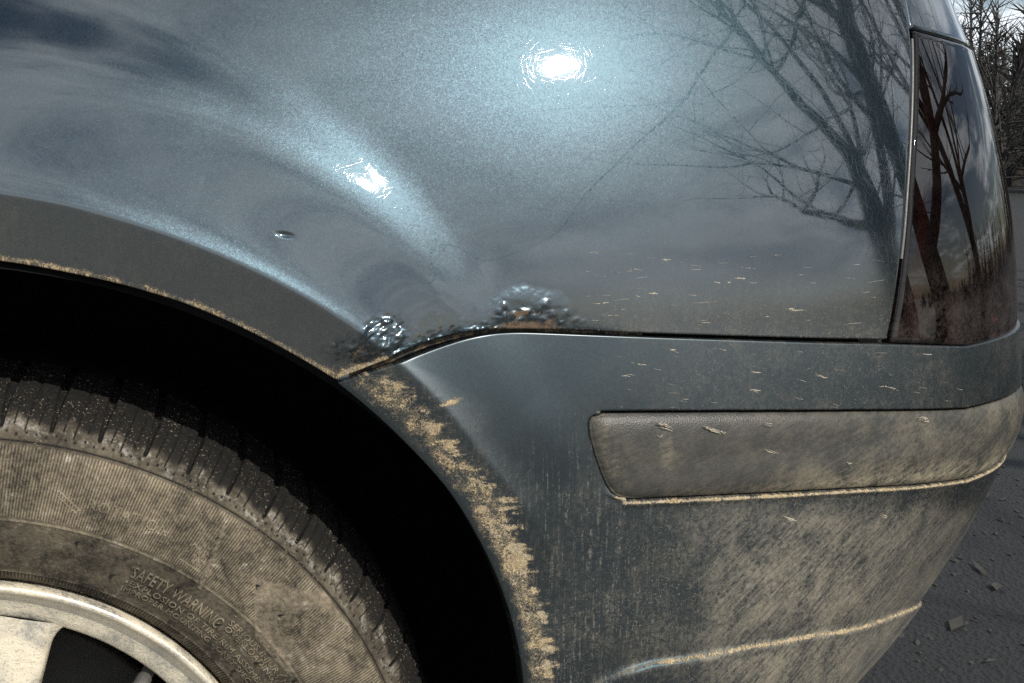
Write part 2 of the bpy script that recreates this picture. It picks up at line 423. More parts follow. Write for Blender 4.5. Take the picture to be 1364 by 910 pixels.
_rd = 1-np.abs(2*fbm(qx/17, qy/13, 3, 5)-1)*2.2
ex += m1*(_rd*.00022+(fbm(qx/6, qy/6, 3, 6)-.5)*.0003)
# wrinkled blister on the crease
cx, cy = 512, 448; rho = np.hypot((qx-cx)/1.0, (qy-cy)/.85)+8*(fbm(qx/14, qy/14, 3, 9)-.5)
m2 = np.exp(-(np.maximum(rho-24, 0)/9)**2)
ex += m2*(.0011*smooth(rho, 30, 20)+(fbm(qx/7, qy/7, 4, 21)-.5)*.0026)
m2b = np.exp(-(((qx-470)/34)**2+((qy-470)/20)**2)*1.3); ex += m2b*(fbm(qx/8, qy/8, 4, 31)-.5)*.0028
edge = (Z-zlow(U))*2000
m3 = np.exp(-np.maximum(edge, 0)/7)*smooth(qx, 500, 520)*(1-smooth(qx, 630, 800)); ex += m3*(fbm(qx/6, qy/6, 3, 41)-.45)*.0018
# stone chip
q = np.hypot((qx-380-1.2*(qy-313))/13, (qy-313)/5); ex += -.0009*np.maximum(0, 1-q**2)
# very slight panel waviness
phi, rad = polar(U, Z); rcr = np.interp(phi, *CRE)
edge_r = (Z-zlow(U))*2000*np.where(qx < 447, np.cos(np.radians(np.clip(phi, -60, 60)))*.95, 1)
below = smooth(rad, rcr+.001, rcr-.003)*(phi < 47)
mud = below*(1.0*np.exp(-np.maximum(edge_r-2, 0)/9.5)*np.interp(qx, [75, 120, 200, 320, 420, 460], [.56, .54, .50, .54, .50, .46]))
mud += .24*np.exp(-(((qx-455)/26)**2+((qy-484)/14)**2))
mud += .18*np.exp(-np.maximum(edge, 0)/4)*smooth(qx, 447, 470)*(1-smooth(qx, 540, 640))
dust = .11*below*(.6+.8*fbm(qx/30, qy/30, 3, 93))+.02+.24*np.exp(-np.maximum(edge, 0)/40)*smooth(qx, 620, 860)+.12*smooth(qy, 220, 430)*smooth(qx, 560, 900)
dust = np.where(qy < 150, dust*.7, dust)+.08*m1+.10*m2b+.04*m2
rust = .30*np.exp(-np.maximum(edge-1, 0)/5)*smooth(qx, 455, 475)*(1-smooth(qx, 760, 900))+.35*np.exp(-(((qx-700)/42)**2+((qy-432)/7)**2))+.2*m2b+.15*m2+.20*m1+.5*m1*smooth(_rd, .35, -.1)*smooth(qy, 396, 424)+.34*m2b*smooth(fbm(qx/8, qy/8, 4, 31), .5, .35)
rust += .15*np.maximum(0, 1-q**2)
skin('quarter_panel', U, Z, d_panel, M_PAINT, hem=.0014, deep=.012, extra=ex,
     attrs=dict(dust=dust, mud=mud, rust=rust, wipe=np.zeros_like(U)))

# ------------------------------------------------------------------ bumper cover
top_px = [(455, 511), (474, 506), (520, 489), (578, 468), (610, 456), (640, 447), (665, 444), (700, 445), (800, 449), (1000, 456), (1188, 461), (1288, 464)]
ct = curve(top_px, d_bumper, 10)
zt = lambda u: np.interp(u, ct[0], ct[1])
arch_px = [(455, 511), (498, 545), (551, 596), (600, 649), (633.5, 702), (662.5, 760), (684, 818), (696, 871), (701, 908), (704, 960), (702, 1030), (694, 1100)]
ca = curve(arch_px, d_bumper, 8)
zb = lambda u: np.interp(u, [-.2, .1, .4, 1.0], [.235, .235, .27, .27])
ca = (np.r_[ca[0], ca[0][-1]-.004], np.r_[ca[1], .2])
tb = np.linspace(0, 1, 520)
U, Z = patch(zt, zb, ca, ([.95, .95], [.8, .1]), 800, 520, 1.35, tb)
# moulding outline (u,z)
mt_px = [(805, 552), (880, 551), (1000, 550.5), (1150, 549), (1288, 546.5)]
mb_px = [(838, 664), (900, 661.5), (1000, 657), (1150, 648), (1288, 637)]
ml_px = [(805, 552), (796, 553.5), (790, 558), (788, 567), (790, 582), (796, 604), (804, 628), (812, 647), (819, 657), (827, 662.5), (838, 664)]
cmt, cmb, cml = curve(mt_px, d_bumper, 8), curve(mb_px, d_bumper, 8), inv(ml_px, d_bumper)
def fext(c):
    u, z = c; g = (z[-1]-z[-8])/(u[-1]-u[-8])*.3
    return lambda q: np.where(q > u[-1], z[-1]+(q-u[-1])*g, np.where(q < u[0], z[0], np.interp(q, u, z)))
mzt, mzb = fext(cmt), fext(cmb)
P0, _ = surf(U, Z, d_bumper); qx, qy = project(P0)
ml_u = lambda z: np.interp(-z, -cml[1], cml[0])
inside = np.minimum(np.minimum(mzt(U)-Z, Z-mzb(U)), (U-ml_u(Z))*.95)       # metres inside the moulding outline
ex = -.0075*smooth(inside, -.0024, -.0006)
ex += .0012*np.exp(-((inside+.0035)/.0022)**2)*smooth(Z-mzb(U), .01, -.001)    # raised lower sill of the recess
phi, rad = polar(U, Z)
# mud along the arch edge
mr = np.interp(qy, [485, 500, 540, 590, 625, 660, 700, 760, 830, 910, 1100], [506, 538, 594, 616, 652, 694, 700, 720, 738, 747, 752])
ae = np.interp(qy, [p[1] for p in arch_px], [p[0] for p in arch_px])
wv = (qx-ae)/np.maximum(mr+6-ae, 8)
mud = (.53-.07*smooth(wv, .25, .9))*(.72+.28*smooth(wv, .02, .30))*smooth(wv, -.02, .03)*(1-smooth(wv, .55, 1.2))*np.interp(qy, [480, 500, 530, 600, 700, 910], [.55, .9, 1.0, .95, 1.08, 1.0])
rag = fbm(qx/30+qy/70, qy/6, 4, 55)+.35*(fbm(qx/8, qy/22, 3, 57)-.5)
mud = mud+.85*np.clip(rag-.42, 0, 1)*smooth(wv, .35, .7)*(1-smooth(wv, .95, 1.7))
mud = np.where(qx < 860, mud, 0); mud_halo = smooth(wv, -.05, .1)*(1-smooth(wv, .7, 1.9))*(qx < 860)
ex += .0003*np.clip(mud-.3, 0, .4)/.4*fbm(qx/3.2, qy/3.2, 3, 61)
zc = np.interp(U, *CREASE_Z)
ledge = np.exp(-((Z-zc+.0022)/.0030)**2)*smooth(U, .0, .03)
sill = np.exp(-((inside+.0030)/.0020)**2)*smooth(Z-mzb(U), .006, -.0005)*smooth(qx, 800, 830)
dust = .01+.14*fbm(qx/70, qy/70, 4, 71)
low = smooth(qy, 655, 700)
flank = smooth(qx, 815-(qy-660)*.09, 838-(qy-660)*.09)
dust = dust+low*flank*.14
dust += .44*np.exp(-((((qx-1100)-(qy-720)*-.25)/170)**2+((qy-735)/105)**2))+.30*np.exp(-(((qx-1000)/190)**2+((qy-820)/60)**2))
dust += .5*smooth(zc-Z, .004, .012)*smooth(qx, 850, 1080)
dust += .22*smooth(qy, 600, 690)*smooth(qx, 690, 760)*(1-flank)
dust -= .10*np.exp(-((qx-735)/28)**2)*smooth(qy, 560, 640)+.12*(1-smooth(qx, 640, 780))*smooth(qy, 470, 500)
dust += .35*np.exp(-((qx-(829-(qy-665)*.08))/4.5)**2)*smooth(qy, 655, 675)*(1-smooth(qy, 770, 900))
dust += .12*np.exp(-np.maximum(mzb(U)-Z, 0)/.02)*low*flank
dust += .20*smooth(qx, 790, 960)*(1-smooth(qx, 1220, 1300)*.5)
dust -= .10*(1-smooth(qx, 700, 800))*low+.07*low*(1-smooth(qx, 900, 1010))
dust += 1.0*ledge+.7*sill+.34*mud_halo
dust = np.clip(dust, .04, 1)
mud += .12*ledge*smooth(qx, 830, 1000)+.50*ledge+.68*sill
mud += .5*np.exp(-(((qx-797)/8)**2+((qy-549)/5)**2))+.45*np.exp(-(((qx-825)/9)**2+((qy-664)/6)**2))
mud += .40*np.exp(-((qx-602)/26)**2-((qy-536+(qx-602)*.35)/6)**2)+.42*np.exp(-((qx-640)/14)**2-((qy-514+(qx-640)*.1)/3)**2)
wipe = smooth(qx, 880, 980)*low
skin('bumper_cover', U, Z, d_bumper, M_BUMPER, hem=.0015, deep=.016, extra=ex,
     attrs=dict(dust=dust, mud=mud, rust=np.zeros_like(U), wipe=wipe, drip=smooth(qx, 655, 720)*(1-smooth(qx, 835, 900))*smooth(qy, 520, 680)*(.35+.65*fbm(qx/22, qy/90, 3, 88))))

# dirty flange between panel and bumper, black backing added to block light through the gap
def strip(name, c, material, half, off, dfun, n=240, parent=car):
    u = np.linspace(c[0][0]+.002, c[0][-1], n); z = np.interp(u, c[0], c[1])
    U = np.repeat(u[:, None], 9, 1); Z = z[:, None]+np.linspace(-half, half, 9)[None, :]
    return skin(name, U, Z, dfun, material, hem=.001, deep=.01, off=off, parent=parent, sides='tb')
_m = ct[0] > ct[0][0]+.045
mid = (ct[0][_m], ct[1][_m]+.002)
strip('gap_backing', mid, M_BLACK, .024, .011, d_panel)
fl_px = [(462, 504), (520, 480), (578, 457.5), (612, 447.5), (645, 440.5), (720, 440), (860, 444.5)]
strip('seam_flange', curve(fl_px, d_panel, 8), M_FLANGE, .0012, .0052, d_panel)

# ------------------------------------------------------------------ bumper moulding
def mould_mat():
    m, t = mat('grained_black_plastic'); uvn = t.n('ShaderNodeUVMap').outputs[0]
    dust = t.attr('dust')
    vo = t.n('ShaderNodeTexVoronoi', voronoi_dimensions='2D', feature='SMOOTH_F1', i_Vector=uvn, i_Scale=1000.0)
    f1 = t.noise(uvn, 300, 5, .75, .6, '2D'); f2 = t.noise(uvn, 30, 5, .6, .4, '2D')
    f3 = t.noise(t.mapping(uvn, R(-20), (60, 300, 1)), 1.0, 4, .6, .4, '2D')
    g = t.m('ADD', t.m('MULTIPLY', f1, .8), t.m('ADD', t.m('MULTIPLY', f2, .6), t.m('MULTIPLY', f3, .6)))
    df = t.m('MULTIPLY', dust, t.ss(g, .75, 1.3), clamp=True)
    c = t.mixc(f2, (.027, .027, .025, 1), (.041, .041, .038, 1))
    dc = t.mixc(f2, (.18, .165, .13, 1), (.36, .30, .20, 1))
    nb = t.bump(t.m('ADD', vo.outputs['Distance'], t.m('MULTIPLY', f1, .4)),   .00022, .7)
    sh = t.mixs(df, t.pbsdf(Base_Color=c, Roughness=.40, Specular_IOR_Level=.3, Normal=nb), t.pbsdf(Base_Color=dc, Roughness=.9, Normal=t.bump(t.m('ADD', f1, f3), .0004)))
    t.out(sh); return m
tm = np.linspace(0, 1, 130); tm = .5-.5*np.cos(tm*math.pi)*(.55+.45*abs(np.cos(tm*math.pi)))
tm = (tm-tm[0])/(tm[-1]-tm[0])
U, Z = patch(mzt, mzb, cml, ([.9, .9], [.8, .3]), 520, 130, 1.3, tm)
_e = [np.maximum(a, 0) for a in (mzt(U)-Z, Z-mzb(U), U-ml_u(Z))]
ins = -.0035*np.log(sum(np.exp(-a/.0035) for a in _e)); ins = np.maximum(ins, 0)
dome = .0042*(1-np.exp(-ins/.0045))+.0012*smooth(ins, 0, .025)-.0016
P0, _ = surf(U, Z, d_bumper); qx, qy = project(P0)
ft = (mzt(U)-Z)/np.maximum(mzt(U)-mzb(U), 1e-4)
dust = .02+.14*fbm(qx/60, qy/60, 3, 6)+.75*smooth(ft, .55, 1.0)*smooth(qx, 960, 1250)+.35*smooth(ft, .8, 1.0)*smooth(qx, 850, 1000)+.15*smooth(qx, 850, 1200)
dust += .55*np.exp(-(((qx-886)/10)**2+((qy-598)/26)**2))*fbm(qx/5, qy/5, 3, 4)+.4*np.exp(-((qx-808-(qy-600)*.2)/14)**2)*fbm(qx/4, qy/4, 3, 8)
skin('bumper_moulding', U, Z, d_bumper, mould_mat(), hem=.0015, deep=.006, extra=dome, attrs=dict(dust=np.clip(dust, 0, 1)), sides='lrtb')

# ------------------------------------------------------------------ tail light, tailgate
def glass_mat():
    m, t = mat('smoked_red_lens')
    tr = t.n('ShaderNodeBsdfTransparent', i_Color=(.17, .022, .025, 1)).outputs[0]
    gl = t.n('ShaderNodeBsdfGlossy', i_Color=(1, .97, .95, 1), i_Roughness=.015).outputs[0]
    fr = t.n('ShaderNodeFresnel', i_IOR=1.5).outputs[0]
    sh = t.mixs(fr, tr, gl)
    uvn = t.n('ShaderNodeUVMap').outputs[0]; dust = t.attr('dust')
    f1 = t.noise(uvn, 300, 5, .75, .6, '2D'); f2 = t.noise(uvn, 40, 4, .6, .4, '2D')
    df = t.m('MULTIPLY', dust, t.ss(t.m('ADD', f1, f2), .7, 1.4), clamp=True)
    t.out(t.mixs(df, sh, t.pbsdf(Base_Color=(.10, .075, .068, 1), Roughness=.9))); return m
M_LENS = glass_mat()
tlb = curve([(1193, 451), (1240, 452.5), (1288, 455)], d_panel, 8); tlt = curve([(1222, 48), (1250, 56), (1288, 68)], d_panel, 8)
tll = curve([(1222, 48), (1222, 100), (1220, 170), (1215, 250), (1205, 370), (1193, 451)], d_panel, 8)
fe = fext(tlt); fb = fext(tlb)
U, Z = patch(fe, fb, tll, ([.66, .66], [1.1, .4]), 160, 130, 1.2)
P0, _ = surf(U, Z, d_panel); qx, qy = project(P0)
light = empty('tail_light', (0, 0, 0), car)
def relink(o): o.parent = light; return o
relink(skin('lens', U, Z, d_panel, M_LENS, hem=.004, deep=.02, off=-.001, attrs=dict(dust=.04+.26*smooth(qy, 300, 460))))
ub = np.linspace(0, 1, 160)
hous = .022+.006*np.abs(((U*55) % 1)-.5)
M_HOUSE = simple('tail_light_reflector', (.020, .004, .004), .35, metal=.3, vary=.2)
relink(skin('reflector_housing', U, Z, d_panel, M_HOUSE, hem=.001, deep=.002, extra=-hous))
rz = np.linspace(fb(np.array([tll[0][-1]+.02]))[0]+.004, .765, 30); ru = np.interp(rz, tll[1][::-1], tll[0][::-1])
U = ru[:, None]+np.linspace(.006, .034, 25)[None, :]; Z = np.repeat(rz[:, None], 25, 1)
relink(skin('side_reflector', U, Z, d_panel, simple('red_reflector', (.15, .022, .020), .3, bump_scale=500, bump_d=.0006, vary=.3), hem=.001, deep=.004, off=.010, extra=.0012*(np.abs((U*260) % 1-.5)+np.abs((Z*260) % 1-.5))))
# pale strip of the gasket beside the lens
g_px = [(1217.5, 52), (1218, 100), (1216, 170), (1211, 250), (1203, 345)]
cg2 = curve(g_px, d_panel, 10)
def rib(name, c, material, r_, off, parent, dfun=d_panel):
    P, N = surf(c[0], c[1], dfun, off); n = len(P); a = np.linspace(0, 2*math.pi, 9)[:-1]
    T = np.gradient(P, axis=0); T /= np.linalg.norm(T, axis=1, keepdims=True); B = np.cross(T, N)
    V = P[:, None]+r_*(np.cos(a)[None, :, None]*N[:, None]+np.sin(a)[None, :, None]*B[:, None])
    i = np.arange(n*8).reshape(n, 8); j = np.roll(i, -1, 1)
    F = np.stack([i[:-1], i[1:], j[1:], j[:-1]], -1).reshape(-1, 4)
    return raw_mesh(name, V.reshape(-1, 3), F, material, parent)
rib('gasket', cg2, simple('worn_gasket', (.10, .10, .095), .35, vary=.2), .0015, .002, light)
bk = (np.r_[pr[0]], np.r_[pr[1]])
# dark backing behind the panel/lamp gap
zr = np.linspace(.64, 1.06, 80); o_ = np.argsort(pr[1]); ur = np.interp(zr, pr[1][o_], pr[0][o_])
U = ur[:, None]+np.linspace(-.02, .03, 9)[None, :]; Z = np.repeat(zr[:, None], 9, 1)
skin('lamp_gap_seal', U, Z, d_panel, M_SEAL, hem=.001, deep=.004, off=.009, sides='')
# tailgate above the lamp
gb = curve([(1213, 34), (1250, 44.5), (1288, 57)], d_panel, 8); gl_ = curve([(1158, -200), (1188, -100), (1207, -10), (1215.5, 31)], d_panel, 8)
gl_ = (np.r_[gl_[0][0]-.03, gl_[0]], np.r_[1.12, gl_[1]])
U, Z = patch(lambda u: np.full_like(u, 1.06), fext(gb), gl_, ([.8, .8], [1.2, .5]), 140, 80, 1.1)
zz0 = np.zeros_like(U)
skin('tailgate', U, Z, d_panel, M_PAINT, hem=.003, deep=.014, off=.001, attrs=dict(dust=zz0+.06, mud=zz0, rust=zz0, wipe=zz0))
U = np.linspace(gb[0][0]-.01, .66, 90)[:, None]+np.zeros((1, 9)); Z = fext(gb)(U)+np.linspace(-.02, .012, 9)[None, :]
skin('tailgate_seal', U, Z, d_panel, M_SEAL, hem=.001, deep=.004, off=.008, sides='')

# ------------------------------------------------------------------ wheel arch liner
cr_, sr_ = math.cos(YAW), math.sin(YAW)
AX = np.array([cr_, sr_, 0]); IN = np.array([-sr_, cr_, 0]); ZA = np.array([0, 0, 1.])
def wpt(r, phi, y):      # wheel frame: radius, angle clockwise from the top (radians), inward offset
    r, phi, y = np.broadcast_arrays(np.asarray(r)*KS, phi, np.asarray(y)*KS)
    return WHEEL+r[..., None]*(np.sin(phi)[..., None]*AX+np.cos(phi)[..., None]*ZA)+y[..., None]*IN
ph = np.radians(np.linspace(-150, 150, 121)); prof = [(.405, -.028), (.415, -.015), (.418, .1), (.415, .30), (.0, .31)]
V = np.stack([wpt(r, ph, y) for r, y in prof], 1)
raw_mesh('wheel_arch_liner', V.reshape(-1, 3), grid_faces(121, len(prof)), M_BLACK, car)

# ------------------------------------------------------------------ wheel
wheel = empty('wheel', WHEEL-CAR0, car)
WB = WHEEL
def tyre_mat():
    m, t = mat('dusty_rubber'); tc = t.n('ShaderNodeTexCoord').outputs['Object']
    d, hgt = t.attr('dust'), t.attr('relief')
    f1 = t.noise(tc, 330, 5, .75, .4); f2 = t.noise(tc, 35, 4, .6, .4); f3 = t.noise(tc, 90, 4, .65, .6)
    g = t.m('ADD', t.m('MULTIPLY', f1, .7), t.m('ADD', t.m('MULTIPLY', f2, .5), t.m('MULTIPLY', f3, .5)))
    df = t.m('MULTIPLY', d, t.ss(g, .50, 1.15), clamp=True)
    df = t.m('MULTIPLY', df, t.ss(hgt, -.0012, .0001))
    df = t.m('MULTIPLY', df, t.m('MULTIPLY_ADD', t.ss(hgt, .0, .0006), .62, .42), clamp=True)  # rib and letter tops lightened, valleys darkened: shading painted into the dust
    df = t.m('MAXIMUM', df, t.m('MULTIPLY', t.m('MULTIPLY', t.ss(t.noise(tc, 560, 2, .6), .61, .68), t.ss(t.noise(tc, 40, 3, .6), .35, .60)), .6))
    dc = t.mixc(f2, (.235, .195, .138, 1), (.37, .30, .205, 1))
    dc = t.mixc(t.ss(f3, .60, .76), dc, (.58, .53, .45, 1)); dc = t.mixc(t.m('MULTIPLY', t.ss(f3, .42, .28), .7), dc, (.20, .17, .13, 1)); dc = t.mixc(t.m('MULTIPLY', t.attr('chalk'), t.ss(t.m('ADD', f1, f3), .95, 1.2)), dc, (.68, .63, .55, 1))
    rub = t.pbsdf(Base_Color=(.010, .0095, .009, 1), Roughness=.8, Specular_IOR_Level=.15, Normal=t.bump(f1, .0007))
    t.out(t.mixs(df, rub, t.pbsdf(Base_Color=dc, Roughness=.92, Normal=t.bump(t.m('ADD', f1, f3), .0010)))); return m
M_TYRE = tyre_mat()
pr_r = [.2010, .2030, .2045, .2080, .2130, .2200, .2340, .2497, .2700, .2860, .2983, .3070, .3140, .3190, .3225, .3250, .3268, .3278, .3285]
pr_y = [.0330, .0215, .0195, .0165, .0135, .0095, .0040, .0000, -.0020, -.0010, .0028, .0085, .0160, .0245, .0330, .0420, .0560, .0750, .1000]
kk = np.r_[0, np.cumsum(np.hypot(np.diff(pr_r), np.diff(pr_y)))]
NR = 230
q = np.linspace(0, kk[-1], NR); tr_, ty_ = np.interp(q, kk, pr_r), np.interp(q, kk, pr_y)
g = np.exp(-.5*(np.arange(-9, 10)/4.)**2); g /= g.sum()
tr_ = np.convolve(np.r_[2*tr_[0]-tr_[9:0:-1], tr_, 2*tr_[-1]-tr_[-2:-11:-1]], g, 'valid'); ty_ = np.convolve(np.r_[2*ty_[0]-ty_[9:0:-1], ty_, 2*ty_[-1]-ty_[-2:-11:-1]], g, 'valid')
hi = np.arange(-6, 74, .075); lo = np.arange(74, 354, 2.0); PH = np.r_[hi, lo]
PHg, Rg = np.meshgrid(PH, tr_, indexing='ij'); Yg = np.repeat(ty_[None], len(PH), 0)
dt = np.gradient(np.stack([tr_, ty_], -1), axis=0); dt /= np.linalg.norm(dt, axis=1, keepdims=True)
NRr, NRy = dt[:, 1], -dt[:, 0]                     # outward normal in (r, y)
arc = np.radians(PHg)*Rg
def w_inv(px, y=0.0):                              # pixel on the wheel face -> (phi deg, r)
    px = np.asarray(px, float); d = FW+((px[:, 0]-W/2)/FPX)[:, None]*np.array([1, 0, 0])-((px[:, 1]-H/2)/FPX)[:, None]*UP
    y = y*KS; t_ = ((WHEEL+y*IN-CAM)@IN)/(d@IN); p = CAM+t_[:, None]*d-WHEEL-y*IN
    a, b = p@AX, p@ZA; return np.degrees(np.arctan2(a, b)), np.hypot(a, b)/KS
rel = np.zeros_like(Rg)
# bare letter shapes between the ribs
def in_poly(x, y, poly):
    c = np.zeros(x.shape, bool); n = len(poly)
    for i in range(n):
        (x1, y1), (x2, y2) = poly[i], poly[(i+1) % n]
        with np.errstate(divide='ignore', invalid='ignore'):
            c ^= ((y1 > y) != (y2 > y)) & (x < (x2-x1)*(y-y1)/(y2-y1)+x1)
    return c
XX, ZZ = Rg*np.sin(np.radians(PHg)), Rg*np.cos(np.radians(PHg))
def wpoly(px):
    f, r = w_inv(px); return list(zip(r*np.sin(np.radians(f)), r*np.cos(np.radians(f))))
plain = in_poly(XX, ZZ, wpoly([(337, 767), (385, 780), (415, 790), (428, 784), (470, 840), (430, 812), (408, 810), (391, 828), (389, 905), (340, 850)]))
plain |= in_poly(XX, ZZ, wpoly([(254, 705), (300, 690), (262, 765), (232, 748)])) & False
band = smooth(Rg, .2510, .2520)*(1-smooth(Rg, .2955, .2965))
rib_n = 2*np.abs((PHg/.375) % 1-.5)
ribs = band*(smooth(rib_n, .25, .75))*.00065*(~plain)
edge_l = in_poly(XX, ZZ, wpoly([(296, 700), (301, 703), (284, 745), (268, 786), (263, 783), (280, 742)]))
rel += np.where(edge_l, .0008, ribs)+plain*.0004
rel += -.0013*np.exp(-((Rg-.2983)/.00055)**2)+.0010*np.exp(-((Rg-.2497)/.0005)**2)
# serrated rim protector band
kn = smooth(Rg, .2052, .2056)*(1-smooth(Rg, .2108, .2112)); rel += kn*(.0005*smooth(2*np.abs((PHg/.56) % 1-.5), .3, .7)-.0004)
rel += -.0008*np.exp(-((Rg-.2046)/.0004)**2)+.0005*np.exp(-((Rg-.2116)/.0004)**2)
# shoulder: sipes, lateral grooves, pin holes
per = 5.35; fr = (PHg+1.2) % per
skew = (Rg-.312)*40
for c_, a, b in ((1.35, .3062, .3215), (2.65, .3032, .325), (3.95, .3075, .322)):
    x = (fr-c_-skew*.35)/360*2*math.pi*.312
    rel += -.0022*np.exp(-(x/.00030)**2)*smooth(Rg, a, a+.0015)*(1-smooth(Rg, b, b+.002))
x = np.minimum(fr, per-fr)/360*2*math.pi*.312
wob = .0012+.0012*smooth(Rg, .314, .326)
rel += -.0036*(1-smooth(x, wob*.6, wob*1.4))*smooth(Rg, .3095, .3175)
rel += -.0034*(1-smooth(x, .0006, .0016))*smooth(Rg, .3040, .3090)*(1-smooth(Rg, .312, .316))
ph2 = (PHg % 1.07)-.535
rel += -.0016*np.exp(-((ph2/360*2*math.pi*.303)/.0007)**2-((Rg-.3030-.0009*np.sin(PHg*2.1))/.0007)**2)
# ragged, worn shoulder blocks and grit
sh_ = smooth(Rg, .312, .324); rel += sh_*(fbm(arc*260, q[None, :]*260, 3, 12)-.5)*.0030+.0005*(fbm(arc*900, q[None, :]*900, 2, 14)-.5)*smooth(Rg, .30, .31)
rel += (fbm(arc*120, q[None, :]*120, 3, 15)-.5)*.0003
rel[hi.size:] *= 0
Rn, Yn = Rg+rel*NRr[None], Yg+rel*NRy[None]
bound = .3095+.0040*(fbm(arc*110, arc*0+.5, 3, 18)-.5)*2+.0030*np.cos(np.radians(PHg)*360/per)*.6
td = .95-.94*smooth(Rg, bound-.0030, bound+.0022)  # bare tread rubber past a ragged edge, also painting the arch's shadow
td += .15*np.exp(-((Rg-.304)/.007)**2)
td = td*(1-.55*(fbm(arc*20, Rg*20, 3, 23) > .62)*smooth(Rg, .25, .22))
V = wpt(Rn, np.radians(PHg), Yn)
# close the carcass: inner sidewall mirrored, coarse
F = grid_faces(len(PH), NR, True)
v = V.reshape(-1, 3); qd = F[5000]; nn = np.cross(v[qd[1]]-v[qd[0]], v[qd[2]]-v[qd[0]])
if nn@IN > 0: F = F[:, ::-1].copy()
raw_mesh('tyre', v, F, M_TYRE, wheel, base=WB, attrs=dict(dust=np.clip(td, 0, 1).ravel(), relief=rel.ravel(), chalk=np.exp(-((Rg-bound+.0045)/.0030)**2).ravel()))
ph = np.radians(np.linspace(0, 358, 180)); prof = [(.3285, .0995), (.3285, .15), (.322, .19), (.30, .21), (.25, .212), (.205, .185)]
V = np.stack([wpt(r, ph, y) for r, y in prof], 1)
raw_mesh('inner_carcass', V.reshape(-1, 3), grid_faces(180, len(prof), True), M_BLACK, wheel, base=WB)

# raised lettering on the sidewall
def tyre_y(r): return np.interp(r, tr_, ty_)
FILLC = {}
def text_geo(s, size):
    c = bpy.data.curves.new('lettering', 'FONT'); c.body = s; c.size = size; c.resolution_u = 2; c.extrude = .0
    c.offset = 0.0; c.space_character = 1.06
    o = bpy.data.objects.new('lettering', c); COL.objects.link(o)
    dg = bpy.context.evaluated_depsgraph_get(); me = bpy.data.meshes.new_from_object(o.evaluated_get(dg))
    bpy.data.objects.remove(o); bpy.data.curves.remove(c)
    return me
def emboss(name, s, phi0, r0, size, h, width_scale=1.0, parent=wheel):
    me = text_geo(s, size); bm = bmesh.new(); bm.from_mesh(me); bpy.data.meshes.remove(me)
    r_ = bmesh.ops.extrude_face_region(bm, geom=bm.faces[:])
    for g_ in r_['geom']:
        if isinstance(g_, bmesh.types.BMVert): g_.co.z = 1.0
    bmesh.ops.subdivide_edges(bm, edges=[e for e in bm.edges if e.calc_length() > size*.5 and abs(e.verts[0].co.z-e.verts[1].co.z) < .5], cuts=2)
    co = np.array([v.co for v in bm.verts]); r = r0+co[:, 1]
    f = math.radians(phi0)+co[:, 0]*width_scale/r0
    P = wpt(r, f, tyre_y(r)+.0004-(h+.0004)*co[:, 2])
    for v, p in zip(bm.verts, P): v.co = p
    me = bpy.data.meshes.new(name); bmesh.ops.translate(bm, vec=-Vector(WB), verts=bm.verts); bmesh.ops.recalc_face_normals(bm, faces=bm.faces)
    n = len(bm.verts); bm.to_mesh(me); bm.free()
    for k, val in (('dust', 1.0), ('relief', .001)):
        a = me.attributes.new(k, 'FLOAT', 'POINT'); a.data.foreach_set('value', np.full(n, val, np.float32))
    return link_mesh(name, me, M_TYRE, parent)
def at(px, y=0.005): f, r = w_inv([px], y); return f[0], r[0]
f1_, r1_ = at((172, 768))
f2_, _ = at((292, 832))
rw = r1_
me_ = text_geo('SAFETY WARNING', .0125); wd = max(v.co.x for v in me_.vertices); bpy.data.meshes.remove(me_)
ws = math.radians(f2_-f1_)*rw/wd
emboss('raised_lettering', 'SAFETY WARNING', f1_, rw, .0125, .0009, ws)
f, r = at((164, 779)); emboss('raised_lettering', '•EXPLOSION OF TIRE/RIM ASSEMBLY DUE TO', f, r, .0062, .0007, 1.15)
f, r = at((158, 789)); emboss('raised_lettering', 'IMPROPER MOUNTING - ONLY SPECIALLY TRAINED', f, r, .0055, .0007, 1.15)
f, r = at((303, 829)); emboss('raised_lettering', 'SERIOUS INJURY MAY RESULT', f, r, .0060, .0007, 1.15)
f, r = at((297, 837)); emboss('raised_lettering', 'OVERLOADING - UNDERINFLATION', f, r, .0060, .0007, 1.15)
f, r = at((114, 676), 0); emboss('raised_lettering', 'ROTATION', f, r, .0100, .0007, .98)
# rotation arrow and winter symbol as raised outlines
def bars(name, segs, wd_, h, parent=wheel):
    bm = bmesh.new()
    for (a, b) in segs:
        (fa, ra), (fb_, rb) = at(a, 0), at(b, 0)
        p, q_ = np.array([ra*math.sin(R(fa)), ra*math.cos(R(fa))]), np.array([rb*math.sin(R(fb_)), rb*math.cos(R(fb_))])
        d = (q_-p)/np.linalg.norm(q_-p); nrm_ = np.array([-d[1], d[0]])*wd_/2
        ring = []
        for e, k in ((p-nrm_, 0), (q_-nrm_, 0), (q_+nrm_, 0), (p+nrm_, 0)):
            rr_ = np.hypot(*e); ff = math.atan2(e[0], e[1])
            ring.append([bm.verts.new(wpt(np.array(rr_), np.array(ff), np.array(tyre_y(rr_)+o)).tolist()) for o in (.0004, -h)])
        for i in range(4):
            j = (i+1) % 4; bm.faces.new([ring[i][0], ring[j][0], ring[j][1], ring[i][1]])
        bm.faces.new([r_[1] for r_ in ring])
    o = bm_mesh(name, bm, M_TYRE, parent, base=WB); n = len(o.data.vertices)
    for k, val in (('dust', 1.0), ('relief', .001)):
        a = o.data.attributes.new(k, 'FLOAT', 'POINT'); a.data.foreach_set('value', np.full(n, val, np.float32))
    return o
bars('rotation_arrow', [((78, 651), (106, 678)), ((78, 660), (100, 681)), ((106, 678), (98, 683))], .0009, .0007)
cxs, cys = 268, 738
